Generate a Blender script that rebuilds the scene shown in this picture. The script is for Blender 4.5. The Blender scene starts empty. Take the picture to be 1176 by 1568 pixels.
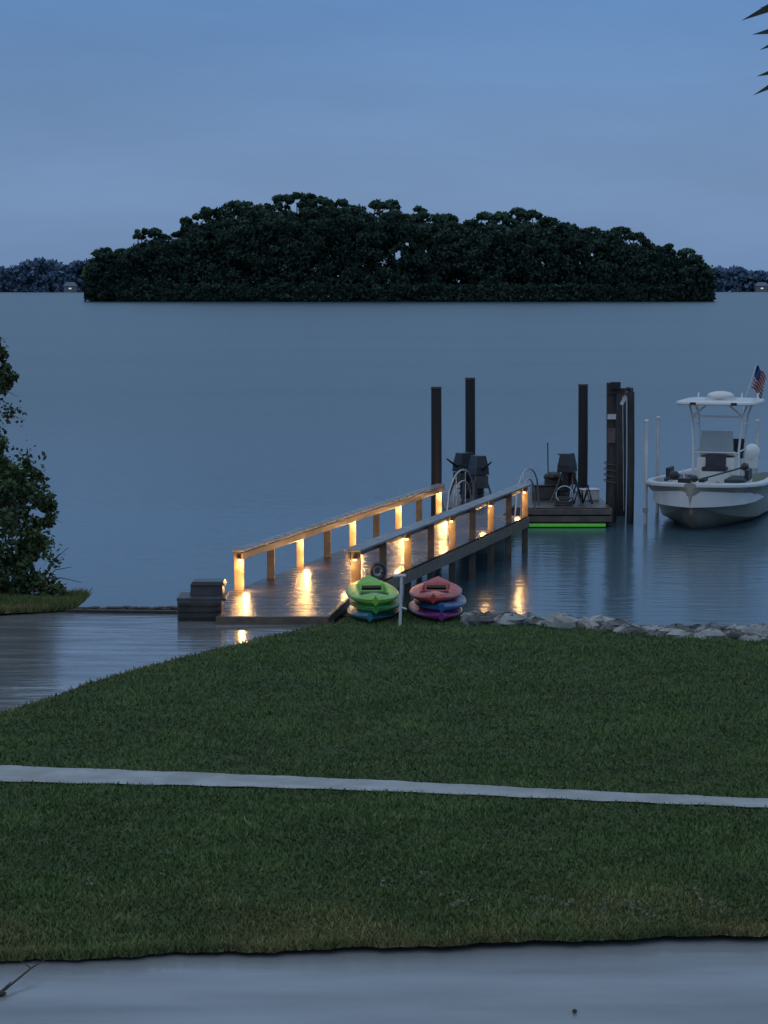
import bpy, math, random, bmesh
import numpy as np
from mathutils import Vector, Matrix
random.seed(7); rng=np.random.default_rng(7)
S=bpy.context.scene
HC=5.7; F=3500.0; PIT=math.atan(349/3500)
cp,sp=math.cos(PIT),math.sin(PIT)
def h(y):
    if y<28: return 0.80
    return max(0.80-0.02*(y-28),0.6)
def ray(u,v):
    a=(u-588)/F; b=(784-v)/F
    return (a, cp+b*sp, -sp+b*cp)
def G(u,v,z=None):
    r=ray(u,v); zz=0.7 if z is None else z
    for _ in range(8):
        t=(zz-HC)/r[2]; y=r[1]*t
        if z is None: zz=h(y)
        else: break
    return (r[0]*t, r[1]*t, zz)
def P(u,v,d):
    r=ray(u,v); t=d/r[1]; return (r[0]*t,d,HC+r[2]*t)
# ---------------------------------------------------------------- materials
def mat(name,c1,c2=None,rough=0.6,scale=8.0,bump=0.0,bscale=40.0,metal=0.0,stretch=(1,1,1),rough2=None,spec=0.5,coat=0.0,attr=None,emit=None,es=0,trans=0.0):
    m=bpy.data.materials.new(name); m.use_nodes=True
    nt=m.node_tree; N=nt.nodes; L=nt.links
    bs=N["Principled BSDF"]
    bs.inputs["Roughness"].default_value=rough
    bs.inputs["Metallic"].default_value=metal
    bs.inputs["Specular IOR Level"].default_value=spec
    bs.inputs["Coat Weight"].default_value=coat
    geo=N.new("ShaderNodeNewGeometry")
    mp=N.new("ShaderNodeMapping"); mp.inputs["Scale"].default_value=stretch
    L.new(geo.outputs["Position"],mp.inputs["Vector"])
    n=N.new("ShaderNodeTexNoise"); n.inputs["Scale"].default_value=scale; n.inputs["Detail"].default_value=5
    L.new(mp.outputs[0],n.inputs["Vector"])
    mr=N.new("ShaderNodeMapRange"); mr.inputs[1].default_value=0.32; mr.inputs[2].default_value=0.68
    L.new(n.outputs["Fac"],mr.inputs[0])
    mx=N.new("ShaderNodeMix"); mx.data_type='RGBA'
    if c2 is None: c2=tuple(x*0.7 for x in c1)
    mx.inputs[6].default_value=(*c1,1); mx.inputs[7].default_value=(*c2,1)
    L.new(mr.outputs[0],mx.inputs[0])
    col=mx.outputs[2]
    if attr:
        at=N.new("ShaderNodeAttribute"); at.attribute_name=attr
        mm=N.new("ShaderNodeMix"); mm.data_type='RGBA'; mm.blend_type='MULTIPLY'; mm.inputs[0].default_value=1
        L.new(col,mm.inputs[6]); L.new(at.outputs["Color"],mm.inputs[7]); col=mm.outputs[2]
    L.new(col,bs.inputs["Base Color"])
    if rough2 is not None:
        r=N.new("ShaderNodeMapRange"); r.inputs[1].default_value=0.35; r.inputs[2].default_value=0.65
        r.inputs[3].default_value=rough; r.inputs[4].default_value=rough2
        L.new(n.outputs["Fac"],r.inputs[0]); L.new(r.outputs[0],bs.inputs["Roughness"])
    if bump>0:
        n2=N.new("ShaderNodeTexNoise"); n2.inputs["Scale"].default_value=bscale; n2.inputs["Detail"].default_value=4
        L.new(mp.outputs[0],n2.inputs["Vector"])
        b=N.new("ShaderNodeBump"); b.inputs["Distance"].default_value=bump
        L.new(n2.outputs["Fac"],b.inputs["Height"]); L.new(b.outputs[0],bs.inputs["Normal"])
    if emit:
        bs.inputs["Emission Color"].default_value=(*emit,1); bs.inputs["Emission Strength"].default_value=es
    return m
M={}
M['deck']=mat('wet_deck_wood',(0.070,0.055,0.055),(0.034,0.027,0.029),0.14,3,0.004,25,stretch=(1,6,1),rough2=0.34)
M['rail']=mat('weathered_rail_wood',(0.15,0.125,0.105),(0.08,0.065,0.055),0.4,4,0.003,40)
M['fdeck']=mat('floating_dock_wood',(0.085,0.08,0.075),(0.045,0.042,0.04),0.35,4,0.003,40)
M['cap']=mat('wet_cap_board',(0.24,0.24,0.24),(0.14,0.14,0.14),0.22,4,0.003,40,rough2=0.4)
M['post']=mat('post_wood',(0.16,0.125,0.09),(0.09,0.068,0.05),0.5,6,0.004,30)
M['dark']=mat('creosote_pile',(0.022,0.020,0.020),(0.010,0.010,0.012),0.65,5,0.01,20,stretch=(1,1,.2))
M['pileold']=mat('old_pile',(0.05,0.046,0.04),(0.018,0.018,0.018),0.6,7,0.01,20,stretch=(1,1,.3))
M['black']=mat('black_plastic',(0.02,0.02,0.024),(0.01,0.01,0.012),0.3,6)
M['grayp']=mat('gray_box',(0.07,0.07,0.075),(0.045,0.045,0.05),0.45,6,0.002,30)
M['alu']=mat('aluminium_pipe',(0.5,0.5,0.5),(0.4,0.4,0.4),0.35,6,metal=0.7)
M['white']=mat('white_gelcoat',(0.74,0.75,0.74),(0.66,0.67,0.66),0.25,2)
M['hull']=mat('cream_hull',(0.34,0.35,0.30),(0.27,0.29,0.25),0.28,1.5,rough2=0.35)
M['hullb']=mat('hull_bottom',(0.25,0.24,0.19),(0.14,0.14,0.12),0.4,2.5)
M['pvc']=mat('white_pvc',(0.7,0.72,0.72),(0.5,0.52,0.52),0.35,3)
M['navy']=mat('navy_cushion',(0.03,0.04,0.06),(0.02,0.025,0.04),0.5,6)
M['glass']=mat('windshield_acrylic',(0.30,0.36,0.40),(0.26,0.32,0.36),0.05,3)
M['red']=mat('flag_red',(0.40,0.03,0.04),(0.30,0.02,0.03),0.7,6)
M['flagw']=mat('flag_white',(0.5,0.5,0.5),(0.4,0.4,0.4),0.7,6)
M['blue']=mat('flag_blue',(0.03,0.05,0.2),(0.02,0.03,0.15),0.7,6)
M['lamp']=mat('lamp_lens',(0.9,0.8,0.6),None,0.4,emit=(1,0.66,0.28),es=9)
M['led']=mat('green_led',(0.1,0.5,0.08),None,0.4,emit=(0.09,.5,0.03),es=.26)
M['rock']=mat('riprap_stone',(0.42,0.42,0.41),(0.22,0.22,0.215),0.45,3,0.02,14,rough2=0.7)
M['rock2']=mat('dark_riprap_stone',(0.15,0.15,0.145),(0.06,0.06,0.06),0.45,3,0.02,14,rough2=0.7)
M['soil']=mat('bank_soil',(0.05,0.045,0.035),(0.03,0.028,0.02),0.8,3,0.02,12)
M['bark']=mat('bark',(0.07,0.055,0.04),(0.035,0.028,0.02),0.8,5,0.02,12,stretch=(1,1,.3))
M['barki']=mat('island_trunk_bark',(0.05,0.05,0.045),(0.03,0.03,0.026),0.9,5)
# ---------------------------------------------------------------- mesh builder
class B:
    def __init__(s): s.v=[];s.f=[];s.m=[];s.mats=[];s.sm=[]
    def mi(s,k):
        if k not in s.mats: s.mats.append(k)
        return s.mats.index(k)
    def add(s,vs,fs,k,sm=False):
        o=len(s.v); s.v+= [tuple(x) for x in vs]; i=s.mi(k)
        for f in fs: s.f.append([o+a for a in f]); s.m.append(i); s.sm.append(sm)
    def box(s,c,d,k,rz=0,rx=0,ry=0,taper=1):
        R=Matrix.Rotation(rz,3,'Z')@Matrix.Rotation(ry,3,'Y')@Matrix.Rotation(rx,3,'X')
        vs=[]
        for sz in(-1,1):
            t=taper if sz>0 else 1
            for sx,sy in((-1,-1),(1,-1),(1,1),(-1,1)):
                p=R@Vector((sx*d[0]/2*t,sy*d[1]/2*t,sz*d[2]/2)); vs.append((p.x+c[0],p.y+c[1],p.z+c[2]))
        s.add(vs,[(3,2,1,0),(4,5,6,7),(0,1,5,4),(1,2,6,5),(2,3,7,6),(3,0,4,7)],k)
    def beam(s,p0,p1,w,t,k):
        p0=Vector(p0);p1=Vector(p1);d=(p1-p0).normalized();a=d.cross(Vector((0,0,1))).normalized();b=a.cross(d)
        vs=[p+a*(x*w/2)+b*(z*t/2) for p in(p0,p1) for x,z in((-1,-1),(1,-1),(1,1),(-1,1))]
        s.add(vs,[(0,1,2,3),(7,6,5,4),(4,5,1,0),(5,6,2,1),(6,7,3,2),(7,4,0,3)],k)
    def tube(s,pts,r,k,n=10):
        pts=[Vector(p) for p in pts]; rs=r if isinstance(r,(list,tuple)) else [r]*len(pts)
        vs=[];fs=[]
        for i,p in enumerate(pts):
            d=(pts[min(i+1,len(pts)-1)]-pts[max(i-1,0)]).normalized()
            up=Vector((0,0,1)) if abs(d.z)<.9 else Vector((1,0,0))
            a=d.cross(up).normalized();b=d.cross(a)
            for j in range(n):
                t=2*math.pi*j/n; vs.append(p+a*(math.cos(t)*rs[i])+b*(math.sin(t)*rs[i]))
        for i in range(len(pts)-1):
            for j in range(n): fs.append((i*n+j,i*n+(j+1)%n,(i+1)*n+(j+1)%n,(i+1)*n+j))
        s.add(vs,fs,k,True)
        s.add([vs[j] for j in range(n)],[tuple(range(n))],k); s.add([vs[-n+j] for j in range(n)],[tuple(range(n))[::-1]],k)
    def ell(s,c,r,k,nu=16,nv=10,zmin=-1,jit=0):
        vs=[];fs=[]
        for i in range(nv+1):
            ph=math.pi*i/nv
            for j in range(nu):
                t=2*math.pi*j/nu; q=1+random.uniform(-jit,jit)
                z=math.cos(ph)*q; z=max(z,zmin)
                vs.append((c[0]+r[0]*math.sin(ph)*math.cos(t)*q,c[1]+r[1]*math.sin(ph)*math.sin(t)*q,c[2]+r[2]*z))
        for i in range(nv):
            for j in range(nu): fs.append((i*nu+j,(i+1)*nu+j,(i+1)*nu+(j+1)%nu,i*nu+(j+1)%nu))
        s.add(vs,fs,k,jit==0)
    def torus(s,c,R,r,k,axis='Y',n=24):
        pts=[]
        for i in range(n+1):
            t=2*math.pi*i/n
            q={'Y':(math.cos(t)*R,0,math.sin(t)*R),'Z':(math.cos(t)*R,math.sin(t)*R,0),'X':(0,math.cos(t)*R,math.sin(t)*R)}[axis]
            pts.append((c[0]+q[0],c[1]+q[1],c[2]+q[2]))
        s.tube(pts,r,k,6)
    def make(s,name,bevel=0,parent=None,loc=None,rz=0):
        me=bpy.data.meshes.new(name); me.from_pydata(s.v,[],s.f)
        for k in s.mats: me.materials.append(M[k])
        me.polygons.foreach_set('material_index',s.m); me.polygons.foreach_set('use_smooth',s.sm)
        me.update()
        o=bpy.data.objects.new(name,me); S.collection.objects.link(o)
        if loc: o.location=loc
        o.rotation_euler[2]=rz
        if bevel:
            b=o.modifiers.new('bevel','BEVEL'); b.width=bevel; b.segments=2; b.limit_method='ANGLE'
        if parent: o.parent=parent
        return o
def weld(o,d=.001):
    bm=bmesh.new(); bm.from_mesh(o.data); bmesh.ops.remove_doubles(bm,verts=bm.verts,dist=d); bmesh.ops.recalc_face_normals(bm,faces=bm.faces); bm.to_mesh(o.data); bm.free()
def empty(name,loc=(0,0,0),rz=0):
    e=bpy.data.objects.new(name,None); e.location=loc; e.rotation_euler[2]=rz; S.collection.objects.link(e); return e
def arr_mesh(name,V,k,material,tint=None,parent=None):
    N=V.shape[0]; me=bpy.data.meshes.new(name)
    me.vertices.add(N*k); me.vertices.foreach_set('co',V.reshape(-1).astype(np.float32))
    me.loops.add(N*k); me.loops.foreach_set('vertex_index',np.arange(N*k,dtype=np.int32))
    me.polygons.add(N); me.polygons.foreach_set('loop_start',np.arange(0,N*k,k,dtype=np.int32))
    me.update(calc_edges=True)
    if tint is not None:
        a=me.color_attributes.new('tint','FLOAT_COLOR','POINT')
        t=np.ones((N,k,4)); t[:,:,:3]=tint.reshape(N,-1,3) if tint.ndim==2 else tint
        a.data.foreach_set('color',t.reshape(-1).astype(np.float32))
    me.materials.append(material)
    o=bpy.data.objects.new(name,me); S.collection.objects.link(o)
    if parent: o.parent=parent
    return o
def leafquads(C,size):
    n=len(C); a=rng.normal(size=(n,3)); a/=np.linalg.norm(a,axis=1)[:,None]
    b=rng.normal(size=(n,3)); b-= (a*b).sum(1)[:,None]*a; b/=np.linalg.norm(b,axis=1)[:,None]
    s=(size*(0.5+rng.random(n)))[:,None]
    a=a*s*.5; b=b*s*.32
    return np.stack([C-a,C-b,C+a,C+b],axis=1)
# ---------------------------------------------------------------- sheets
def sheet(name,xs,ylo,yhi,zf,material,ny=40):
    vs=[];fs=[]
    for x in xs:
        a,b=ylo(x),yhi(x)
        for j in range(ny+1):
            y=a+(b-a)*j/ny; vs.append((x,y,zf(x,y)))
    for i in range(len(xs)-1):
        for j in range(ny):
            q=i*(ny+1)+j; fs.append((q,q+ny+1,q+ny+2,q+1))
    me=bpy.data.meshes.new(name); me.from_pydata(vs,[],fs); me.materials.append(material)
    me.polygons.foreach_set('use_smooth',[True]*len(fs)); me.update()
    o=bpy.data.objects.new(name,me); S.collection.objects.link(o); return o
def curve(pts):
    pts=sorted([(p[0],p[1]) for p in pts]); X=[p[0] for p in pts]; Y=[p[1] for p in pts]
    return lambda x: float(np.interp(x,X,Y))
far_pts=[(-16,23.2,0),(-7,24.8,0)]+[G(u,v) for u,v in((0,1095),(40,1083),(80,1070),(120,1057),(160,1045),(200,1034),(240,1022),(280,1010),(320,1000),(360,989),(400,978),(440,969),(480,962),(520,957))]
far_pts+=[(-0.55,34.1,0),(0.0,35.0,0),(0.9,35.1,0),(1.25,34.6,0)]+[G(u,v) for u,v in((720,962),(800,961),(900,967),(960,974),(1050,981),(1176,984))]+[(16,32.6,0)]
yfar0=curve(far_pts)
def wob(x,a=1): return a*(0.05*math.sin(x*5.1)+0.03*math.sin(x*13.7+1)+0.02*math.sin(x*31))
yfar=lambda x: yfar0(x)+wob(x,.8)
near_pts=[(-16,17.3),G(0,1474)[:2],G(280,1461)[:2],G(600,1456)[:2],G(900,1447)[:2],G(1176,1437)[:2],(16,14.9)]
ynear0=curve(near_pts); ynear=lambda x: ynear0(x)+wob(x+3,.55)
pt=[G(0,1178),G(300,1190),G(600,1203),G(900,1218),G(1176,1230)]
pb=[G(0,1201),G(300,1210),G(600,1221),G(900,1233),G(1176,1243)]
def ext(ps): 
    a,b=ps[0],ps[-1]; sl=(b[1]-a[1])/(b[0]-a[0])
    return curve([(-16,a[1]+sl*(-16-a[0]))]+[p[:2] for p in ps]+[(16,b[1]+sl*(16-b[0]))])
pth_hi=ext(pt); pth_lo=ext(pb)
def lz(x,y): return h(y)+0.03+0.012*math.sin(x*.9+y*.4)+0.01*math.sin(y*1.3-x*.5)
xs=list(np.arange(-16,16.01,0.1))
M['lawn']=mat('lawn_turf',(0.065,0.096,0.034),(0.038,0.064,0.024),0.9,1.2,0.02,30)
M['wetroad']=mat('wet_concrete_drive',(0.29,0.30,0.32),(0.20,0.21,0.23),0.12,1.1,0.003,6,rough2=0.40,stretch=(0.4,1.6,1))
M['ramp']=mat('wet_ramp_concrete',(0.26,0.265,0.275),(0.085,0.088,0.095),0.03,1.5,0.02,2.6,rough2=0.24,stretch=(0.4,1.8,1))
M['path']=mat('concrete_path',(0.38,0.38,0.37),(0.27,0.27,0.265),0.3,3,0.002,30,rough2=0.55)
ground=sheet('ground',[-30,-16,-.6,1.0,1.3,30],lambda x:-25,lambda x:(36.0 if x<-.5 else 34.8 if x<1.1 else 34.0) if x<1.2 else (34.0 if x<2 else 32.3),lambda x,y:h(y)-0.06,M['soil'],60)
lawn=sheet('lawn',xs,ynear,yfar,lz,M['lawn'],90)
sheet('driveway_road',list(np.arange(-16,16.1,.5)),lambda x:-12,lambda x:ynear0(x)+0.3,lambda x,y:h(y)-0.01+0.01*math.sin(x*1.1)*math.sin(y*.8),M['wetroad'],60)
rampfar=curve([(-16,36.4),G(0,941)[:2],G(100,935)[:2],G(270,938)[:2],G(330,938)[:2],(-0.6,35.2)])
sheet('boat_ramp',list(np.arange(-16,-0.5,.25)),lambda x:yfar0(x)-0.4,rampfar,lambda x,y:h(y)-0.005,M['ramp'],40)
sheet('concrete_path',xs,lambda x:pth_lo(x)+wob(x*1.7,.25),lambda x:pth_hi(x)+wob(x*1.3+4,.25),lambda x,y:lz(x,y)+0.018,M['path'],4)
bank=B()
bx=list(np.arange(-16,16.1,.4)); 
def brow(x):
    e=(rampfar(x) if x<-0.6 else yfar0(x)); zt=h(e)-0.02
    return [(x,e-.1,zt),(x,e+.25,zt-.12),(x,e+1.6,-.05),(x,e+2.6,-.8)]
for i in range(len(bx)-1):
    a,b=brow(bx[i]),brow(bx[i+1])
    for j in range(3): bank.add([a[j],b[j],b[j+1],a[j+1]],[(0,1,2,3)],'soil')
bank.make('shore_bank')
cb=B()
for k in range(26):
    u=98+k*6.8; p=G(u,936+random.uniform(-1,1))
    cb.box((p[0],p[1]+.05,p[2]+.02),(random.uniform(.06,.16),.16,random.uniform(.04,.09)),'soil',rz=random.uniform(-.3,.3))
cb.beam((*G(100,937)[:2],h(35)+.01),(*G(272,939)[:2],h(35)+.01),.1,.07,'pileold')
cb.make('ramp_edge_curb',.01)
M['grassblade']=mat('grass_blades',(0.112,0.178,0.062),(0.080,0.136,0.048),0.6,0.9,attr='tint',spec=0.15)
def grassmesh(name,N,xf,ylo,yhi,mask,hh=(.022,.05),parent=None,edge=True):
    ys=rng.random(N); 
    y=16+ (36.5-16)*ys**1.35
    x=(rng.random(N)*2-1)*(0.2*y+1.6)
    if xf: x,y=xf(N)
    lo=np.array([ylo(a) for a in x])
    hi=np.array([yhi(a) for a in x])
    ok=(y>lo-.03)&(y<hi+.02)
    if mask: ok&=mask(x,y)
    x=x[ok];y=y[ok];lo=lo[ok];hi=hi[ok];n=len(x)
    z=np.array([lz(a,b) for a,b in zip(x,y)])-.005
    patch=0.5+0.5*np.sin(x*1.3+np.sin(y*2.1)*1.5+np.sin(x*.37)*3)*np.sin(y*3.3+np.sin(x*.9)*2.2)
    patch2=np.sin(x*4.1+y*2)*np.sin(y*9.7-x*1.7)*.5+.5
    de=np.minimum(y-lo,(hi-y)) if edge else np.ones(n)
    dn=(y-lo)
    brown=np.clip(1.0-dn/2.0,0,1)*1.1*(.6+.4*np.sin(x*1.9+np.sin(x*5)+y*2))+np.clip(1-(hi-y)/.5,0,1)*.6*(x<-.6)+.06
    brown=np.clip(brown*(.4+rng.random(n)*1.0)+0.25*(rng.random(n)<.12),0,1)
    H=(hh[0]+(hh[1]-hh[0])*rng.random(n))*(1+.5*np.clip(1-de/.15,0,1))*(0.75+.5*patch)
    w=.009+.008*rng.random(n)
    ang=rng.random(n)*math.pi; lean=rng.normal(size=(n,2))*.45*H[:,None]
    base=np.stack([x,y,z],1); dx=np.stack([np.cos(ang)*w,np.sin(ang)*w,np.zeros(n)],1)
    tip=base+np.stack([lean[:,0],lean[:,1],H],1)
    V=np.stack([base-dx,base+dx,tip],1)
    br=(0.68+.34*patch+.22*patch2)*(.8+.4*rng.random(n))
    g=np.array([1,1,1]); bcol=np.array([2.3,1.3,1.6])
    t=(g[None]*(1-brown[:,None])+bcol[None]*brown[:,None])*br[:,None]
    return arr_mesh(name,V,3,M['grassblade'],t,parent)
def notpath(x,y):
    a=np.array([pth_lo(q)+wob(q*1.7,.25) for q in x]);b=np.array([pth_hi(q)+wob(q*1.3+4,.25) for q in x])
    return ~((y>a+.0)&(y<b-.0))
grassmesh('lawn_grass',400000,None,ynear,yfar,notpath)
def edgef(N):
    x=(rng.random(N)*2-1)*5.2
    y=np.array([ynear(a) for a in x])+np.abs(rng.normal(size=N))*.10-.03
    return x,y
grassmesh('road_edge_grass',14000,edgef,lambda x:ynear(x)-.1,yfar,None,hh=(.035,.075),edge=False)
n=22; sx=rng.uniform(0.4,2.6,n); sy=17.6+rng.normal(size=n)*.22-.1*sx; sx2=rng.uniform(-3,3,10); sy2=rng.uniform(17.2,19.5,10)
sx=np.concatenate([sx,sx2]); sy=np.concatenate([sy,sy2]); n=len(sx)
C=np.stack([sx,sy,np.array([lz(a,b) for a,b in zip(sx,sy)])+rng.uniform(.04,.06,n)],1)
C=np.repeat(C,9,0)+rng.normal(size=(n*9,3))*np.array([.03,.012,.018])
M['seed']=mat('seed_heads',(0.21,0.21,0.14),(0.14,0.15,0.10),.8,20)
arr_mesh('dry_grass_tufts',leafquads(C,.032),4,M['seed'])
verge=sheet('grass_verge',list(np.arange(-16,-4.75,.25)),lambda x:rampfar(x)-.12,lambda x:rampfar(x)+1.9 if x<-5.2 else rampfar(x)+.5,lambda x,y:h(y)+.05,M['lawn'],6)
def vf(N): 
    x=-4.8-rng.random(N)*3.2; y=np.array([rampfar(a) for a in x])+rng.random(N)*1.9-.15; return x,y
grassmesh('verge_grass',24000,vf,lambda x:rampfar(x)-.4,lambda x:rampfar(x)+1.9,None,hh=(.06,.14),edge=False)
# ---------------------------------------------------------------- riprap
rk=B()
def rock(c,r):
    vs=[];fs=[];nu,nv=7,5
    ph0=random.uniform(0,6); ax=[r*random.uniform(.8,1.5),r*random.uniform(.7,1.2),r*random.uniform(.45,.8)]
    for i in range(nv+1):
        p=math.pi*i/nv
        for j in range(nu):
            t=2*math.pi*j/nu+ph0; q=random.uniform(.72,1.18)
            vs.append((c[0]+ax[0]*math.sin(p)*math.cos(t)*q,c[1]+ax[1]*math.sin(p)*math.sin(t)*q,c[2]+ax[2]*math.cos(p)*q))
    for i in range(nv):
        for j in range(nu): fs.append((i*nu+j,(i+1)*nu+j,(i+1)*nu+(j+1)%nu,i*nu+(j+1)%nu))
    rk.add(vs,fs,'rock' if random.random()<.5 else 'rock2')
for k in range(820):
    x=random.uniform(1.25,10); e=yfar0(x); q=random.random()
    y=e+.03+q*1.5; rock((x,y,h(e)+.02-.05*q-.45*max(0,q-.35)+random.uniform(-.05,.08)),random.uniform(.05,.2))
for k in range(40):
    x=random.uniform(-.3,1.3); rock((x,yfar0(x)+.3+random.random()*.8,.4),random.uniform(.06,.12))
rk.make('riprap_rocks')
# ---------------------------------------------------------------- water
def water():
    m=bpy.data.materials.new('lake_water'); m.use_nodes=True; nt=m.node_tree;N=nt.nodes;L=nt.links
    bs=N["Principled BSDF"]; bs.inputs["Base Color"].default_value=(0.050,0.098,0.130,1); bs.inputs["IOR"].default_value=1.36
    geo=N.new("ShaderNodeNewGeometry"); sep=N.new("ShaderNodeSeparateXYZ"); L.new(geo.outputs["Position"],sep.inputs[0])
    mr=N.new("ShaderNodeMapRange"); mr.inputs[1].default_value=52; mr.inputs[2].default_value=110; mr.inputs[3].default_value=.18; mr.inputs[4].default_value=.30
    L.new(sep.outputs[1],mr.inputs[0]); L.new(mr.outputs[0],bs.inputs["Roughness"])
    mp=N.new("ShaderNodeMapping"); mp.inputs["Scale"].default_value=(.55,1.3,1); L.new(geo.outputs["Position"],mp.inputs[0])
    n=N.new("ShaderNodeTexNoise"); n.inputs["Scale"].default_value=2.2; n.inputs["Detail"].default_value=3; L.new(mp.outputs[0],n.inputs["Vector"])
    big=N.new("ShaderNodeTexNoise"); big.inputs["Scale"].default_value=.03; big.inputs["Detail"].default_value=4; L.new(mp.outputs[0],big.inputs["Vector"])
    am=N.new("ShaderNodeMapRange"); am.inputs[1].default_value=46; am.inputs[2].default_value=110; am.inputs[3].default_value=.014; am.inputs[4].default_value=.075
    L.new(sep.outputs[1],am.inputs[0])
    bm=N.new("ShaderNodeMapRange"); bm.inputs[1].default_value=.3; bm.inputs[2].default_value=.7; bm.inputs[3].default_value=.2; bm.inputs[4].default_value=1.7; L.new(big.outputs["Fac"],bm.inputs[0])
    mu=N.new("ShaderNodeMath"); mu.operation='MULTIPLY'; L.new(am.outputs[0],mu.inputs[0]); L.new(bm.outputs[0],mu.inputs[1])
    b=N.new("ShaderNodeBump"); L.new(mu.outputs[0],b.inputs["Distance"]); L.new(n.outputs["Fac"],b.inputs["Height"]); L.new(b.outputs[0],bs.inputs["Normal"])
    return m
M['water']=water()
w=B(); w.add([(-5000,20,0),(5000,20,0),(5000,9000,0),(-5000,9000,0)],[(0,1,2,3)],'water'); w.make('lake_water')
# ---------------------------------------------------------------- dock
def LL(t): return (-2.33+3.49*t,36.5+11.9*t)
def RR(t): return (-0.45+3.45*t,36.5+11.9*t)
DZ=.80; RT=1.47
dock=empty('wooden_dock')
b=B(); y=33.62; pw=.14
while y<48.45:
    if y<36.5:
        q=(y-33.6)/2.9; xl=-2.48-.05*q; xr=-.84+.39*q
    else:
        t=(y-36.5)/11.9; xl=LL(t)[0]-.08; xr=RR(t)[0]+.08
    b.box(((xl+xr)/2,y,DZ-.02+random.uniform(-.002,.002)),(xr-xl,pw-.008,.04),'deck'); y+=pw
b.make('deck_boards',.004,dock)
b=B()
b.box((-1.66,33.53,.735),(1.66,.04,.13),'post'); b.beam((-.84,33.56,.72),(-.45,36.5,.72),.04,.14,'post'); b.beam((-2.46,33.56,.72),(-2.5,36.5,.72),.04,.14,'post')
for f,s in((LL,-1),(RR,1)):
    p0,p1=f(0),f(1)
    b.beam((p0[0]+s*.07,p0[1],DZ-.14),(p1[0]+s*.07,p1[1],DZ-.14),.05,.2,'post')
b.make('fascia',.004,dock)
b=B();cap=B();lam=B()
for f,s in((LL,-1),(RR,1)):
    for k in range(9):
        x,y=f(k/8); w_=.125 if k else .16
        b.box((x,y,(RT-.04+DZ-1.9)/2+.0),(w_,w_,RT-.04-DZ+1.9),'post')
    p0,p1=f(-.01),f(1.01)
    b.beam((p0[0]-s*.085,p0[1],RT-.11),(p1[0]-s*.085,p1[1],RT-.11),.035,.11,'rail')
    cap.beam((p0[0]-s*.02,p0[1],RT-.018),(p1[0]-s*.02,p1[1],RT-.018),.28 if s>0 else .2,.036,'cap')
    for k in range(0,9,2):
        x,y=f(k/8); hw=.08 if k==0 else .0625
        lx,ly=x+(.02 if s<0 else -.02),y-hw-.03
        lam.box((lx,ly+.012,DZ+.53),(.05,.04,.05),'black'); lam.box((lx,ly-.01,DZ+.50),(.05,.045,.02),'lamp')
        fac=1.0 if s<0 else .42
        for dz,en,dy in((.40,17.0,.10),(.12,13.0,.10)):
            ld=bpy.data.lights.new('post_lamp_light','POINT'); ld.energy=en*fac; ld.color=(1,.53,.17); ld.shadow_soft_size=.035
            lo=bpy.data.objects.new('post_lamp_light',ld); lo.location=(lx+(.04 if s<0 else -.09)+(0 if dz>.3 else -s*.06),ly-dy,DZ+dz); S.collection.objects.link(lo); lo.parent=dock
for k in range(9):
    (x0,y0),(x1,y1)=LL(k/8),RR(k/8); b.box(((x0+x1)/2,y0+.08,DZ-.2),(x1-x0,.05,.18),'dark')
b.make('posts_and_side_rails',.006,dock); cap.make('rail_cap_boards',.005,dock); lam.make('post_lamps',.003,dock)
fd=B()
X0,X1,Y0,Y1,ZT=1.5,5.32,53.5,57.3,.47
yy=Y0+.07
while yy<Y1: fd.box(((X0+X1)/2,yy,ZT-.02),(X1-X0,.135,.04),'fdeck'); yy+=.142
for z in(.37,.2): 
    fd.box(((X0+X1)/2,Y0-.03,z),(X1-X0+.06,.05,.13),'rail'); fd.box((X1+.03,(Y0+Y1)/2,z),(.05,Y1-Y0,.13),'rail'); fd.box((X0-.03,(Y0+Y1)/2,z),(.05,Y1-Y0,.13),'rail')
for i in range(4): fd.box((X0+.5+i*.94,(Y0+Y1)/2,.14),(.8,Y1-Y0-.1,.4),'black')
fd.box(((X0+X1)/2+.6,Y0-.05,.06),(2.4,.03,.07),'led')
fd.make('floating_dock',.006)
gw=B()
gw.beam((1.9,48.4,.76),(2.5,53.7,.52),1.2,.05,'deck')
def hoop(x0,y0,x1,y1,z0,z1):
    pts=[]
    for i in range(13):
        t=i/12; q=math.sin(math.pi*t)**.35 if 0<t<1 else 0
        pts.append((x0+(x1-x0)*t,y0+(y1-y0)*t,z0+(z1-z0)*q))
    gw.tube(pts,.02,'alu',6)
hoop(1.35,49.3,2.1,52.8,.6,1.55); hoop(1.5,50.2,2.0,52.0,.6,1.3)
hoop(2.85,49.6,3.62,53.2,.55,1.55); hoop(3.02,50.4,3.48,52.4,.55,1.32)
for q in(.33,.66):
    gw.tube([(1.35+.75*q,49.3+3.5*q,.6),(1.35+.75*q,49.3+3.5*q,1.5)],.014,'alu',6)
    gw.tube([(2.85+.77*q,49.6+3.6*q,.6),(2.85+.77*q,49.6+3.6*q,1.5)],.014,'alu',6)
gw.make('gangway')
def pile(u,vt,d,r,name='dock_piling',k='dark'):
    p=P(u,vt,d); q=B(); q.tube([(p[0],d,-2),(p[0]+.01,d,p[2]*.5),(p[0],d,p[2]-.05)],[r*1.08,r*1.03,r],k,14)
    q.tube([(p[0],d,p[2]-.05),(p[0],d,p[2])],[r*1.12,r*1.0],'black',14); return q.make(name)
pile(668,592,50.2,.115); pile(720,578,57.75,.125); pile(893,588,57.6,.12)
lp=B()
for u,vt,d,r in((937,586,54.7,.13),(952,600,56.2,.11),(966,600,54.4,.085)):
    p=P(u,vt,d); lp.tube([(p[0],d,-2),(p[0]+.02,d,1.5),(p[0],d,p[2])],[r*1.1,r*1.02,r],'pileold',12)
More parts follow.
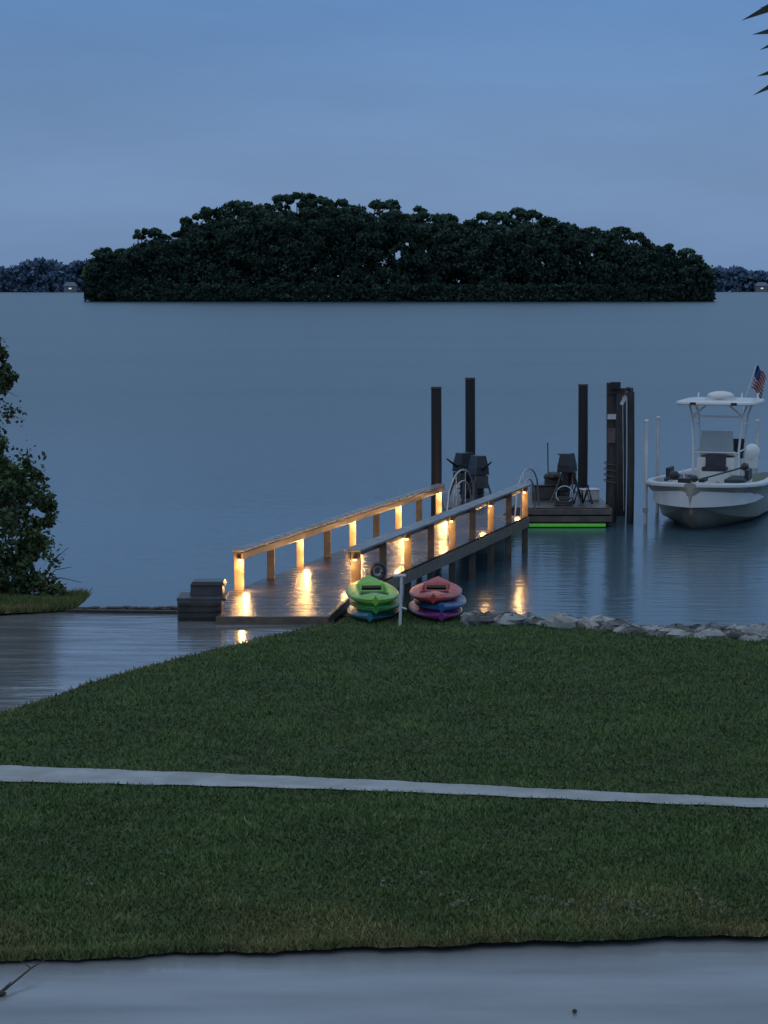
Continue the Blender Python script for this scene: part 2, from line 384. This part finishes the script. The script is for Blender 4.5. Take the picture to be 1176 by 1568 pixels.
p=P(950,600,54.5)
lp.box((p[0],54.6,p[2]+.02),(.62,.18,.12),'pileold',ry=-.05); lp.box((p[0]-.12,54.5,p[2]+.16),(.22,.3,.16),'black'); lp.torus((p[0]+.17,54.35,p[2]+.02),.08,.03,'grayp'); lp.box((p[0]+.1,54.45,p[2]-.15),(.08,.06,.35),'pvc',ry=.5); lp.box((p[0]+.24,54.4,p[2]-.1),(.07,.06,.3),'grayp')
lp.box((p[0]-.2,54.52,2.55),(.2,.05,.12),'pvc'); lp.box((p[0]-.2,54.52,2.1),(.18,.05,.35),'rail'); lp.tube([(p[0]+.05,54.45,p[2]-.1),(p[0]+.1,54.4,.3)],.012,'alu',5)
lp.tube([(p[0]-.2+.16*math.cos(i*.9),54.7+.16*math.sin(i*.9),1.5-.02*i) for i in range(30)],.014,'rail',5)
lp.make('boat_lift_piling')
for u,vt,d in((990,645,54.2),(1008,640,57.0),(1160,645,60.0)):
    p=P(u,vt,d); q=B(); q.tube([(p[0],d,-1),(p[0],d,p[2])],.045,'pvc',8); q.ell((p[0],d,p[2]),(.06,.06,.05),'pvc',8,6)
    q.box((p[0],d,.35),(.12,.12,.1),'alu'); q.make('boat_lift_guide_pole')
def outboard(x,y,z,rz,name,sc=1):
    q=B()
    q.box((0,0,1.02),(.32,.5,.3),'black',taper=.72); q.box((0,0,.80),(.34,.5,.16),'black',taper=.95)
    q.box((0,.02,.5),(.14,.2,.5),'black'); q.box((0,.05,.2),(.07,.28,.3),'black',taper=1.2); q.tube([(0,-.15,.2),(0,.22,.2)],[.03,.06],'black',8)
    q.box((0,.05,.3),(.22,.4,.02),'black'); q.box((0,-.2,.55),(.3,.08,.3),'grayp')
    for a in(-.28,.28): q.tube([(a,-.3,0),(a*.4,-.1,.75)],.025,'grayp',6); q.tube([(a,.35,0),(a*.4,-.05,.75)],.025,'grayp',6)
    q.tube([(0,-.25,.85),(.05,-.6,1.05)],[.03,.02],'black',8)
    return q.make(name,.05,None,(x,y,z),rz)
outboard(2.25,54.3,ZT,.4,'outboard_motor_on_stand'); outboard(4.42,55.0,ZT,2.7,'outboard_motor_on_stand'); outboard(1.95,55.2,ZT,-.9,'outboard_motor_on_stand')
q=B(); q.box((0,0,.16),(.6,.45,.32),'grayp'); q.box((0,0,.345),(.64,.49,.05),'black'); q.make('dock_box',.015,None,(3.9,55.6,ZT),.1)
q=B()
for i in range(5): q.torus((0,0,.04+i*.035),.2-.01*(i%2),.018,'grayp','Z',18)
q.torus((.02,-.16,.28),.2,.012,'pvc','Y',20); q.make('coiled_dock_hose',0,None,(4.25,54.0,ZT))
q=B(); q.box((0,0,.25),(.5,.4,.5),'black',taper=.8); q.ell((0,0,.52),(.24,.2,.14),'black',12,6); q.tube([(-.12,0,.5),(-.14,0,1.35)],.016,'black',6); q.tube([(-.14,0,1.35),(-.14,0,1.36)],.03,'black',6); q.tube([(.1,0,.5),(.28,-.1,1.0),(.1,-.1,1.1)],.018,'black',6)
q.make('pump_winch',.015,None,(4.15,55.9,ZT))
q=B(); q.box((0,0,.12),(.4,.36,.24),'pvc'); q.box((0,0,.26),(.44,.4,.04),'white'); q.make('cooler',.02,None,(5.0,55.4,ZT),.2)
q=B()
for i in range(9):
    a=random.uniform(0,6.28); q.tube([(0,0,.02),(.25*math.cos(a),.2*math.sin(a),.3+.2*random.random()),(.45*math.cos(a),.3*math.sin(a),.03)],.015,'black',5)
q.make('coiled_rope_pile',0,None,(4.75,54.3,ZT))
# ---------------------------------------------------------------- boat
def boat():
    par=empty('center_console_boat',(8.12,55.9,.06),math.radians(162.5))
    st=[(-3.5,1.2,1.05,-.30,.0,.85),(-1.5,1.32,1.12,-.33,0,.88),(.5,1.42,1.12,-.33,.04,.93),(1.6,1.4,.98,-.32,.12,.97),(2.3,1.26,.76,-.27,.22,1.0),(2.8,1.02,.52,-.17,.33,1.02),(3.15,.74,.28,-.02,.46,1.04),(3.38,.44,.12,.2,.62,1.055),(3.52,.12,.03,.5,.8,1.06)]
    q=B()
    def secs(s):
        y,bs,bc,zk,zc,zs=s
        zc2=zc+(zs-zc)*.55; b2=bc+(bs-bc)*.42
        return [(0,y,zk),(bc*.55,y,zk+(zc-zk)*.5),(bc,y,zc),(bc+.03,y,zc+.03),(b2,y,zc2),(bs-.01,y,zs-.09),(bs+.02,y,zs-.085),(bs+.02,y,zs-.03),(bs-.01,y,zs),(max(bs-.16,.0),y,zs+.005),(max(bs-.17,.0),y,zs-.04),(max(bs-.17,0.),y,.5)]
    rows=[secs(s) for s in st]
    ks=['hullb','hullb','hull','hull','hull','black','white','white','white','white','white']
    for sg in(1,-1):
        for i in range(len(rows)-1):
            for j in range(11):
                a,b_,c,d=rows[i][j],rows[i+1][j],rows[i+1][j+1],rows[i][j+1]
                vs=[(sg*p[0],p[1],p[2]) for p in(a,b_,c,d)]
                if sg<0: vs=vs[::-1]
                q.add(vs,[(0,1,2,3)],'hull' if (j==5) else ks[j],j<5)
        r=rows[0]; q.add([(sg*p[0],p[1],p[2]) for p in r[:9]]+[(0,-3.5,.7)],[tuple(range(10))],'hull')
        r=rows[-1]; q.add([(sg*p[0],p[1],p[2]) for p in r[:9]]+[(0,3.52,1.06)],[tuple(range(10))],'hull')
        ins=[r[11] for r in rows]
        q.add([(sg*p[0],p[1],.5) for p in ins]+[(0,3.5,.5),(0,-3.5,.5)],[tuple(range(len(ins)+2))],'white')
    weld(q.make('hull',0,par),.002)
    q=B()
    q.add([(-1.05,1.5,.9),(1.05,1.5,.9),(.93,2.3,.92),(.72,2.8,.95),(.45,3.15,.97),(.1,3.4,.99),(-.1,3.4,.99),(-.45,3.15,.97),(-.72,2.8,.95),(-.93,2.3,.92)],[tuple(range(10))],'white')
    q.box((0,1.48,.7),(2.1,.04,.4),'white')
    for s in(-1,1): q.box((s*.72,1.0,.78),(.5,1.3,.3),'white'); q.box((s*.72,1.0,.97),(.48,1.25,.09),'navy'); q.box((s*.95,.9,1.1),(.1,.6,.25),'navy')
    q.box((.5,2.05,.97),(.34,.3,.1),'white'); q.box((0.05,2.2,.96),(.5,.5,.05),'pvc')
    q.make('bow_deck',.02,par)
    q=B()
    q.box((0,-.55,.95),(.98,.95,.9),'white',taper=.93); q.box((0,-.02,.8),(.7,.36,.6),'white'); q.box((0,.0,1.13),(.6,.34,.1),'navy'); q.box((0,-.12,1.3),(.5,.1,.36),'navy',rx=.15); q.box((0,-.5,1.44),(.86,.6,.1),'white',rx=.25)
    q.box((0,-.2,1.78),(.86,.02,.55),'glass',rx=.25,taper=.9)
    q.box((0,-1.6,.95),(.9,.5,.7),'white'); q.box((0,-1.6,1.35),(.92,.5,.12),'navy'); q.box((0,-1.82,1.58),(.9,.1,.36),'navy')
    q.make('console_and_seats',.03,par)
    q=B(); z=2.70
    for s in(-1,1):
        q.tube([(s*.56,-.05,.5),(s*.56,-.12,1.6),(s*.62,-.25,2.4),(s*.72,-.4,z)],.03,'white',8)
        q.tube([(s*.56,-1.1,.5),(s*.56,-1.1,1.6),(s*.62,-1.15,2.4),(s*.72,-1.2,z)],.03,'white',8)
        q.tube([(s*.56,-.12,1.55),(s*.56,-1.1,1.55)],.022,'white',8); q.tube([(s*.6,-.22,2.2),(s*.6,-1.12,2.2)],.022,'white',8)
        q.tube([(s*.62,-.25,2.4),(s*.25,-.3,z)],.022,'white',8)
        for k in range(2): q.tube([(s*(.35+.4*k),-1.75,z),(s*(.35+.4*k),-1.9,z+.2)],.022,'white',8)
    q.tube([(-.62,-.25,2.4),(.62,-.25,2.4)],.022,'white',8); q.tube([(-.57,-.13,1.52),(.57,-.13,1.52)],.022,'white',8)
    n=28; R=[]
    for (sc,zz) in((.97,z),(1.0,z+.03),(.99,z+.075),(.9,z+.10)):
        ring=[]
        for i in range(n):
            t=2*math.pi*i/n; c,s_=math.cos(t),math.sin(t)
            ring.append((1.0*sc*math.copysign(abs(c)**.35,c),-.75+1.15*sc*math.copysign(abs(s_)**.35,s_),zz))
        R.append(ring)
    vs=[p for r in R for p in r]; fs=[]
    for i in range(3):
        for j in range(n): fs.append((i*n+j,i*n+(j+1)%n,(i+1)*n+(j+1)%n,(i+1)*n+j))
    fs.append(tuple(range(3*n,4*n))); fs.append(tuple(range(n))[::-1]); q.add(vs,fs,'white')
    q.ell((.0,-.7,z+.19),(.34,.34,.12),'white',18,8); q.box((0,-.7,z+.12),(.7,.5,.06),'white')
    q.box((-.5,.38,z+.04),(.14,.05,.07),'black'); q.box((.5,.38,z+.04),(.14,.05,.07),'black')
    q.make('t_top',0,par)
    q=B()
    q.tube([(-.15,3.0,1.12),(-.95,1.7,1.32)],.022,'black',8); q.ell((-.98,1.65,1.33),(.1,.2,.1),'black',10,8); q.box((-.2,2.9,1.1),(.14,.5,.08),'black'); q.ell((-.02,3.1,1.14),(.1,.14,.09),'black',10,8)
    q.ell((.62,2.1,1.1),(.13,.13,.13),'black',12,8); q.box((.3,2.5,1.03),(.3,.22,.14),'black'); q.tube([(.3,2.5,1.05),(.4,2.3,1.3)],.015,'alu',6)
    for s in(-1,1): q.box((s*.55,3.0,1.07),(.14,.05,.03),'alu',rz=s*.8)
    q.make('trolling_motor',.01,par)
    for s in(-.35,.35):
        q=B(); q.ell((0,0,1.15),(.22,.32,.26),'white',14,8); q.box((0,0,.92),(.34,.46,.3),'white',taper=1.05); q.box((0,.05,.3),(.16,.24,1.0),'white'); q.box((0,0,-.2),(.3,.45,.03),'black')
        q.make('outboard_motor',.02,par,(s,-3.78,.1))
    q=B(); q.tube([(-.15,-3.1,.85),(-.2,-3.2,2.6),(-.50,-3.3,3.6)],.016,'white',6)
    nx,nz=8,13
    grid=[[(-.50-i/nx*.26+.13*(j/nz),-3.3-.08*math.sin(i*1.3+j*.2),3.56-j/nz*.55-(i/nx)**1.2*.32+.02*math.sin(i*1.6+j*.3)) for j in range(nz+1)] for i in range(nx+1)]
    for i in range(nx):
        for j in range(nz):
            k='blue' if (i<4 and j<7) else ('red' if j%2==0 else 'flagw')
            q.add([grid[i][j],grid[i+1][j],grid[i+1][j+1],grid[i][j+1]],[(0,1,2,3)],k)
    q.make('flag',0,par)
boat()
# ---------------------------------------------------------------- kayaks
KC={'lime':((.24,.55,.05),(.17,.45,.04)),'green':((.05,.36,.08),(.04,.26,.06)),'teal':((.02,.22,.28),(.02,.16,.22)),'kred':((.50,.05,.04),(.36,.035,.03)),'kblue':((.02,.12,.34),(.02,.08,.24)),'kpurple':((.24,.03,.22),(.16,.02,.15))}
for k,(a,c) in KC.items(): M[k]=mat('kayak_'+k,a,c,.35,6,.004,12,rough2=.5)
def kayak(x,y,z,k,rz,top=False,rx=0):
    q=B(); L_,W,Hh=2.35,.80,.165; ns=28
    rows=[]
    for i in range(ns+1):
        t=-1+2*i/ns; wd=max(.045,(1-abs(t)**2.5)**.8*W/2); rise=.07*abs(t)**2.6
        thin=(1-.3*abs(t)**3)
        zb=rise; zg=Hh*.66*thin+rise; zt=Hh*thin+rise+.01*abs(t)
        well=.09*max(0,1-((t+.02)/.42)**6)
        row=[(0,zb),(wd*.12,zb+.004),(wd*.34,zb+.025),(wd*.5,zb+.018),(wd*.82,zb+.05),(wd*.98,zg-.02),(wd*1.0,zg),(wd*.94,zg+.012),(wd*.62,zt-.012),(wd*.52,zt),(wd*.46,zt-well),(0,zt+.012-well*1.1)]
        rows.append([(a,t*L_/2,b) for a,b in row])
    for s in(1,-1):
        for i in range(ns):
            for j in range(11):
                vs=[(s*p[0],p[1],p[2]) for p in(rows[i][j],rows[i+1][j],rows[i+1][j+1],rows[i][j+1])]
                if s<0: vs=vs[::-1]
                inner=(j==10 and 10<i<17)
                q.add(vs,[(0,1,2,3)],'black' if (j==6 or inner) else k,j not in(5,6,7,9))
        for r in(rows[0],rows[-1]): q.add([(s*p[0],p[1],p[2]) for p in r],[tuple(range(12))],k)
    if top: q.box((0,.22,Hh-.02),(.3,.05,.05),'black',rx=-.8)
    q.tube([(-.03,-1.10,Hh+.0),(0,-1.14,Hh+.05),(.03,-1.10,Hh+.0)],.011,'black',6)
    q.tube([(-.22,-.70,Hh+.015),(.22,-.58,Hh+.015)],.006,'black',5); q.tube([(.22,-.70,Hh+.015),(-.22,-.58,Hh+.015)],.006,'black',5)
    o=q.make('kayak',0,None,(x,y,z),rz); o.rotation_euler[0]=rx
    weld(o)
for i,(k,dx) in enumerate((('teal',0.0),('green',.03),('lime',-.03))): kayak(-.15+dx,34.42-.05*i,.69+.130*i,k,.05*(i-1),i==2,.006*i)
for i,(k,dx) in enumerate((('kpurple',-.02),('kblue',.05),('kred',-.01))): kayak(.80+dx,34.46+.03*i,.69+.122*i,k,-.055*(i-1),i==2,-.005*i)
q=B(); x,y,_=G(612,962); q.tube([(x,y,.6),(x+.03,y,1.47)],.022,'pvc',8); q.tube([(x-.1,y,1.47),(x+.09,y,1.47)],.025,'pvc',8); q.tube([(x+.03,y,1.0),(x+.1,y-.02,.98)],.02,'alu',6); q.make('water_standpipe')
q=B(); q.torus((0,0,.0),.12,.035,'grayp','Y',18); q.torus((0,.03,0),.08,.035,'alu','Y',18); q.box((0,.06,-.25),(.08,.06,.7),'rail'); q.make('hose_reel',0,None,(-.1,36.4,1.12),.3)
q=B(); x0=G(272,950)[0]
q.box((x0+.33,34.2,.83),(.66,.6,.3),'grayp'); q.box((x0+.36,34.25,1.0),(.74,.66,.05),'grayp'); 
for i in range(3): q.box((x0+.33,33.885,.74+.09*i),(.62,.02,.05),'pileold')
q.box((x0+.42,34.35,1.1),(.5,.42,.16),'grayp',taper=.95); q.box((x0+.44,34.35,1.21),(.54,.46,.06),'black',taper=.85)
q.make('dock_storage_box',.015)
q=B(); a=G(2,1522);b_=G(48,1495);c=G(85,1472)
q.tube([(a[0],a[1],.81),(b_[0],b_[1],.86),(c[0],c[1],.86)],[.010,.006,.003],'bark',6); q.tube([(a[0],a[1],.82),(a[0]+.05,a[1]+.12,.85)],[.008,.003],'bark',6); q.tube([(b_[0],b_[1],.86),(b_[0]-.1,b_[1]+.14,.87)],[.005,.002],'bark',6)
q.ell((a[0]+.0,a[1]-.02,.81),(.04,.025,.02),'bark',8,5); q.make('fallen_branch')
q=B(); a=G(880,1548); q.ell((a[0],a[1],.8),(.018,.02,.014),'bark',8,5,jit=.1); q.make('pebble')
# ---------------------------------------------------------------- trees
M['leafi']=mat('island_foliage',(0.062,0.098,0.074),(0.045,0.076,0.060),0.9,.08,attr='tint',spec=.0)  # leaf colour lifted slightly to include faint haze
M['leaff']=mat('hazed_far_foliage',(0.14,0.21,0.30),(0.12,0.185,0.27),0.9,.02,attr='tint',spec=0)  # distance haze put into the leaf colour as a pale blue
M['leafb']=mat('shrub_foliage',(0.06,0.10,0.04),(0.035,0.065,0.03),0.5,1.5,attr='tint',spec=.3)
def clumps(C,R,n,size,flat=.75,shell=.45,var=1):
    k=len(C); d=rng.normal(size=(k,n,3)); d/=np.linalg.norm(d,axis=2)[:,:,None]
    rr=shell+(1-shell)*rng.random((k,n,1))**.6
    p=C[:,None,:]+d*rr*R[:,None,None]*np.array([1,1,flat])
    t=np.repeat((1+var*(-.25+.5*rng.random(k)))[:,None],n,1)*(1+var*(-.2+.4*rng.random((k,n))))*(1+.3*d[:,:,2])  # last factor paints sky light into tint: upper leaves of a clump lighter
    return p.reshape(-1,3),t.reshape(-1)
prof_px=[(130,425),(136,402),(150,376),(168,368),(185,378),(203,374),(210,350),(228,338),(255,343),(280,337),(300,322),(325,312),(370,308),(400,300),(430,293),(480,295),(520,300),(560,298),(600,304),(640,312),(670,322),(700,318),(730,324),(770,320),(800,312),(840,322),(880,330),(915,345),(940,338),(970,350),(1000,366),(1040,378),(1065,380),(1083,395),(1090,412),(1093,430)]
DI=752.0
px=[(u-588)*DI/F for u,v in prof_px]; pz=[P(u,v,DI)[2] for u,v in prof_px]
top=lambda x: np.interp(x,px,pz)
def island():
    par=empty('wooded_island')
    q=B(); n=60; ring=[];ring2=[]
    for i in range(n):
        t=2*math.pi*i/n; c,s=math.cos(t),math.sin(t)
        ring.append((5+99*c,759+20*s+1.0*math.sin(t*9),-.3)); ring2.append((5+96*c,759+17.5*s,.7))
    q.add(ring+ring2,[(i,(i+1)%n,n+(i+1)%n,n+i) for i in range(n)]+[tuple(range(n,2*n))],'soil'); q.make('island_ground',0,par)
    Cs=[];Rs=[]; tr=B(); trees=[]
    for row_y,dx in((746,6.5),(754,5.0),(764,5.5)):
        x=px[0]+3+random.uniform(0,3)
        while x<px[-1]-2:
            trees.append((x,row_y+random.uniform(-3,3))); x+=dx*random.uniform(.7,1.35)
    for (x,y) in trees:
        front=y<749.5; endz=abs(x-5)>68
        ht=float(top(x))*(random.uniform(.88,1.035) if not front else random.uniform(.6,.92)); R=random.uniform(2.4,4.6)*(.72 if endz else 1)
        if ht<10: R=2.0
        lean=random.uniform(-.8,.8)
        if not front: tr.tube([(x,y,0),(x+lean,y,ht-R)],[.35,.18],'barki',5)
        m=random.randint(9,13)
        for k in range(m):
            a=random.uniform(0,6.28); e_=random.uniform(0,1.35)
            rr=R*.75*math.cos(e_); zz=ht-R*.85+R*.5*math.sin(e_)
            if k>8: rr=R*random.uniform(.2,.8); zz=ht-R*random.uniform(1.0,1.9)
            Cs.append((x+lean+rr*math.cos(a),y+rr*math.sin(a),zz)); Rs.append(R*random.uniform(.26,.44))
    gaps=[(610,390,7,10),(624,374,7,4),(830,402,5,7),(888,402,5,6),(905,390,8,4),(1045,437,13,5),(652,384,3,4)]
    gaps=[((u-588)*DI/F,P(u,v,DI)[2],a*DI/F,b_*DI/F) for u,v,a,b_ in gaps]
    K=5200; k=0
    while k<K:
        x=random.uniform(px[0]+1,px[-1]-1); hh=float(top(x)); z=random.random()**.85*(hh*(.84 if abs(x-5)<68 else .74)); y=759+random.uniform(-17.5,10)*math.sqrt(max(0,1-((x-5)/104)**2))
        R=random.uniform(1.8,3.2)
        if z<6: R*=.8
        if z>hh*.75: R*=.75; z-=R*.5; y=max(y,750)
        Cs.append((x,y,max(z,1.0))); Rs.append(R); k+=1
    for k in range(650):
        t=random.uniform(-1,1); x=5+t*97; y=759-18*math.sqrt(1-(t*.995)**2)-random.uniform(0,1.5); Cs.append((x,y,random.uniform(.4,5.0))); Rs.append(random.uniform(1.0,2.2))
    for k in range(50):
        s=random.choice((-1,1)); x=(px[0] if s<0 else px[-1])+s*-random.uniform(0,9); Cs.append((x,752+random.uniform(-4,8),random.random()*float(top(x))*.85)); Rs.append(random.uniform(.9,1.9))
    C=np.array(Cs);R=np.array(Rs)
    p,t=clumps(C,R,50,1.0,.75,.3,.8)
    ok=np.ones(len(p),bool)
    for gx,gz,ga,gb in gaps:
        d=((p[:,0]-gx)/ga)**2+((p[:,2]-gz)/gb)**2
        ok&=~(d<(0.35+1.0*rng.random(len(p))))
    p=p[ok];t=t[ok]
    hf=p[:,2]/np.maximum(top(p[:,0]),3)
    t=t*(.75+.25*np.clip(hf,0,1)**2)  # canopy shading painted into tint by height: darker low down, brighter treetops
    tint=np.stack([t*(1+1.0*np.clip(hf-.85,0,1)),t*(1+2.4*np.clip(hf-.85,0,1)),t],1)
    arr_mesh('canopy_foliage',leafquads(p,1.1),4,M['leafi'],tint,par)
    tr.make('tree_trunks',0,par)
island()
def farshore():
    for (x0,x1,D) in((-420,-195,1640),(215,430,1700)):
        Cs=[];Rs=[]
        for k in range(1300):
            x=random.uniform(x0,x1)
            if x0<0: e=19+3*math.sin(x*.05)+2*math.sin(x*.17)+3*(x<-235)-2
            else: e=14+2.5*math.sin(x*.08)
            z=random.random()**.9*e; Cs.append((x,D+random.uniform(0,25),z)); Rs.append(random.uniform(2.5,4.5))
        p,t=clumps(np.array(Cs),np.array(Rs),30,2.6,.75,.2,.2)
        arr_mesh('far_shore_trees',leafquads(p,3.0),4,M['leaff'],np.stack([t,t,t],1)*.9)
    M['glow']=mat('window_glow',(.9,.7,.5),None,.5,emit=(1,.75,.5),es=.6)
    M['housew']=mat('house_siding',(.16,.2,.25),(.13,.16,.2),.7)
    for u,v,D in((108,436,1630),(1166,440,1690)):
        x,y,z=P(u,v,D); q=B(); q.box((x,y,2.2),(9,5,4.4),'housew'); q.add([(x-5,y-3,4.4),(x+5,y-3,4.4),(x+5,y+3,4.4),(x-5,y+3,4.4),(x-3,y,7),(x+3,y,7)],[(0,1,5,4),(1,2,5),(2,3,4,5),(3,0,4)],'housew'); q.box((x,y-2.6,2.6),(1.8,.1,.9),'glow'); q.make('lakeside_house')
farshore()
def shore_tree():
    par=empty('shoreline_tree'); tr=B(); Cs=[];Rs=[]
    bx_,by=-8.35,37.3
    def br(p,d,l,r,dep):
        e=p+d*l; tr.tube([p,(p+e)/2+Vector((random.uniform(-.05,.05),)*3),e],[r,r*.8,r*.6],'bark',6)
        if dep>0:
            for k in range(3 if dep>1 else 4):
                nd=(d+Vector((random.uniform(-.9,.9),random.uniform(-.9,.9),random.uniform(-.35,.6)))).normalized(); br(e,nd,l*random.uniform(.6,.85),r*.6,dep-1)
        if dep<=1 and e.x<-6.35-(.25 if e.z>2.6 else 0): Cs.append(tuple(e)); Rs.append(random.uniform(.16,.34))
    for a in range(5): br(Vector((bx_+random.uniform(-.3,.3),by+random.uniform(-.3,.3),.55)),Vector((random.uniform(-.35,.25),random.uniform(-.4,.4),1)).normalized(),1.1,.09,3)
    for u,v,d,R,nn in((10,760,37,.5,12),(40,765,36.6,.34,10),(22,728,37,.32,8),(48,735,37,.2,4),(20,820,36.6,.5,12),(60,800,36.6,.22,6),(50,850,36.5,.3,9),(25,890,36.4,.4,12),(72,895,36.3,.2,6),(88,915,36.2,.1,3),(2,575,37.3,.16,6),(-8,545,37.3,.2,6),(0,590,37.3,.13,5),(-6,690,37,.25,7),(0,860,36.6,.5,12),(8,712,37,.2,5),(44,712,37,.08,2),(74,772,36.6,.1,3),(-40,640,37.5,.5,12),(-40,760,37.5,.8,16),(-45,560,37.5,.5,10),(34,840,37,.4,10),(10,900,36.8,.4,10)):
        c=P(u,v,d)
        for k in range(nn): Cs.append((c[0]+random.gauss(0,R*.55),c[1]+random.gauss(0,R*.5),c[2]+random.gauss(0,R*.55))); Rs.append(R*random.uniform(.25,.5)+.04)
    C=np.array(Cs);R=np.array(Rs); p,t=clumps(C,R,75,.1,1.0,.15,1.3)
    ok=p[:,2]>.6; p=p[ok];t=t[ok]
    arr_mesh('leaves',leafquads(p,.085),4,M['leafb'],np.stack([t,t,t*.9],1),par)
    for k in range(60):
        i=random.randrange(len(Cs)); c=Vector(Cs[i]); e=c+Vector((random.uniform(.05,.28),random.uniform(-.2,.2),random.uniform(-.15,.2)))
        if c.z>.8: tr.tube([c,e],[.007,.002],'bark',4)
    for u,v in((126,892),(105,838),(110,868)):
        e=P(u,v,36.2); s=P(60,900,36.4); m_=((s[0]+e[0])/2,36.3,(s[2]+e[2])/2+.12); tr.tube([s,m_,e],[.012,.008,.004],'bark',5)
    tr.make('trunk_and_branches',0,par)
shore_tree()
def palm():
    M['palm']=mat('palm_frond',(0.03,0.05,0.025),(0.02,0.035,0.02),.5,5)
    par=empty('palm_tree'); tx,ty,tz=3.72,12.0,7.08
    q=B(); pts=[(tx+.05*math.sin(i),ty,.7+(tz-.7)*i/14) for i in range(15)]; q.tube(pts,[.17+.02*(i%2) for i in range(15)],'bark',12); q.make('trunk',0,par)
    V=[]; r=B(); fr=[]
    for k in range(26):
        az=2*math.pi*k/26+random.uniform(-.1,.1)
        if abs(az-math.pi)<.7: continue
        fr.append((az,random.uniform(-.2,1.1),random.uniform(1.3,1.55)))
    fr+=[(math.pi*.98,.33,1.5),(math.pi*1.03,.19,1.46),(math.pi*1.0,.07,1.42),(math.pi*1.12,.5,1.3),(math.pi*.88,.75,1.2)]
    for (az,el,Lf) in fr:
        d=Vector((math.cos(az),math.sin(az),0)); pts=[]
        for i in range(13):
            t=i/12; pts.append(Vector((tx,ty,tz))+d*(Lf*t*math.cos(el*(1-t*.4)))+Vector((0,0,Lf*(math.sin(el)*t-.25*t*t))))
        r.tube(pts,[.009*(1-i/14) for i in range(13)],'palm',5)
        sd=d.cross(Vector((0,0,1)))
        for i in range(3,13):
            for s in(-1,1):
                p=pts[i]
                ll=.52*(1-abs(i/12-.6)*.6); dd=(sd*s*.45+d*.95+Vector((0,0,-.15+random.uniform(-.25,.25)))).normalized()
                if i>=11: dd=(sd*s*.2+d*1.0+Vector((0,0,-.1+random.uniform(-.25,.25)))).normalized()
                e=p+dd*ll+Vector((0,0,-.07)); wv=Vector((0,0,.007))
                V.append([p-wv,p+wv,p+dd*ll*.6+wv*.6,e]); 
                if i<12:
                    p=(pts[i]+pts[i+1])/2; e=p+dd*ll*.9+Vector((0,0,.02)); V.append([p-wv,p+wv,p+dd*ll*.6+wv*.8,e])
    arr_mesh('fronds',np.array([[tuple(a) for a in f] for f in V]),4,M['palm'],None,par); r.make('frond_stems',0,par)
palm()
# ---------------------------------------------------------------- sky / sun
W=bpy.data.worlds.new("World"); S.world=W; W.use_nodes=True; nt=W.node_tree; N=nt.nodes; L=nt.links; N.clear()
out=N.new("ShaderNodeOutputWorld"); sky=N.new("ShaderNodeTexSky"); sky.sky_type='NISHITA'; sky.sun_disc=False
sky.sun_elevation=math.radians(2); sky.sun_rotation=math.radians(200)
b1=N.new("ShaderNodeBackground"); b1.inputs[1].default_value=.012; L.new(sky.outputs[0],b1.inputs[0])
tc=N.new("ShaderNodeTexCoord"); sx_=N.new("ShaderNodeSeparateXYZ"); L.new(tc.outputs["Generated"],sx_.inputs[0])
cr=N.new("ShaderNodeValToRGB"); e=cr.color_ramp.elements
e[0].position=0; e[0].color=(.148,.248,.43,1); e[1].position=1; e[1].color=(.43,.52,.62,1)
for p_,c_ in((.04,(.145,.258,.455,1)),(.12,(.094,.214,.45,1)),(.3,(.22,.34,.52,1))):
    q=e.new(p_); q.color=c_
L.new(sx_.outputs[2],cr.inputs[0])
mp=N.new("ShaderNodeMapping"); mp.inputs["Scale"].default_value=(2,2,10); L.new(tc.outputs["Generated"],mp.inputs[0])
nz=N.new("ShaderNodeTexNoise"); nz.inputs["Scale"].default_value=2.2; nz.inputs["Detail"].default_value=6; nz.inputs["Roughness"].default_value=.55; L.new(mp.outputs[0],nz.inputs["Vector"])
mr=N.new("ShaderNodeMapRange"); mr.inputs[1].default_value=.3; mr.inputs[2].default_value=.7; mr.inputs[3].default_value=.92; mr.inputs[4].default_value=1.13; L.new(nz.outputs["Fac"],mr.inputs[0])
b2=N.new("ShaderNodeBackground"); L.new(cr.outputs[0],b2.inputs[0]); L.new(mr.outputs[0],b2.inputs[1])
ad=N.new("ShaderNodeAddShader"); L.new(b1.outputs[0],ad.inputs[0]); L.new(b2.outputs[0],ad.inputs[1]); L.new(ad.outputs[0],out.inputs[0])
sl=bpy.data.lights.new('sun','SUN'); sl.energy=.06; sl.angle=math.radians(25); sl.color=(1,.93,.85)
so=bpy.data.objects.new('sun',sl); so.rotation_euler=(math.radians(50),0,math.radians(-20)); S.collection.objects.link(so)
cam=bpy.data.cameras.new('camera'); co=bpy.data.objects.new('camera',cam); S.collection.objects.link(co)
cam.sensor_fit='VERTICAL'; cam.sensor_height=24; cam.lens=24*F/1568; cam.clip_start=.5; cam.clip_end=12000
co.location=(0,0,HC); co.rotation_euler=(math.pi/2-PIT,0,0); S.camera=co
S.view_settings.view_transform='Standard'; S.view_settings.look='None'; S.view_settings.exposure=0
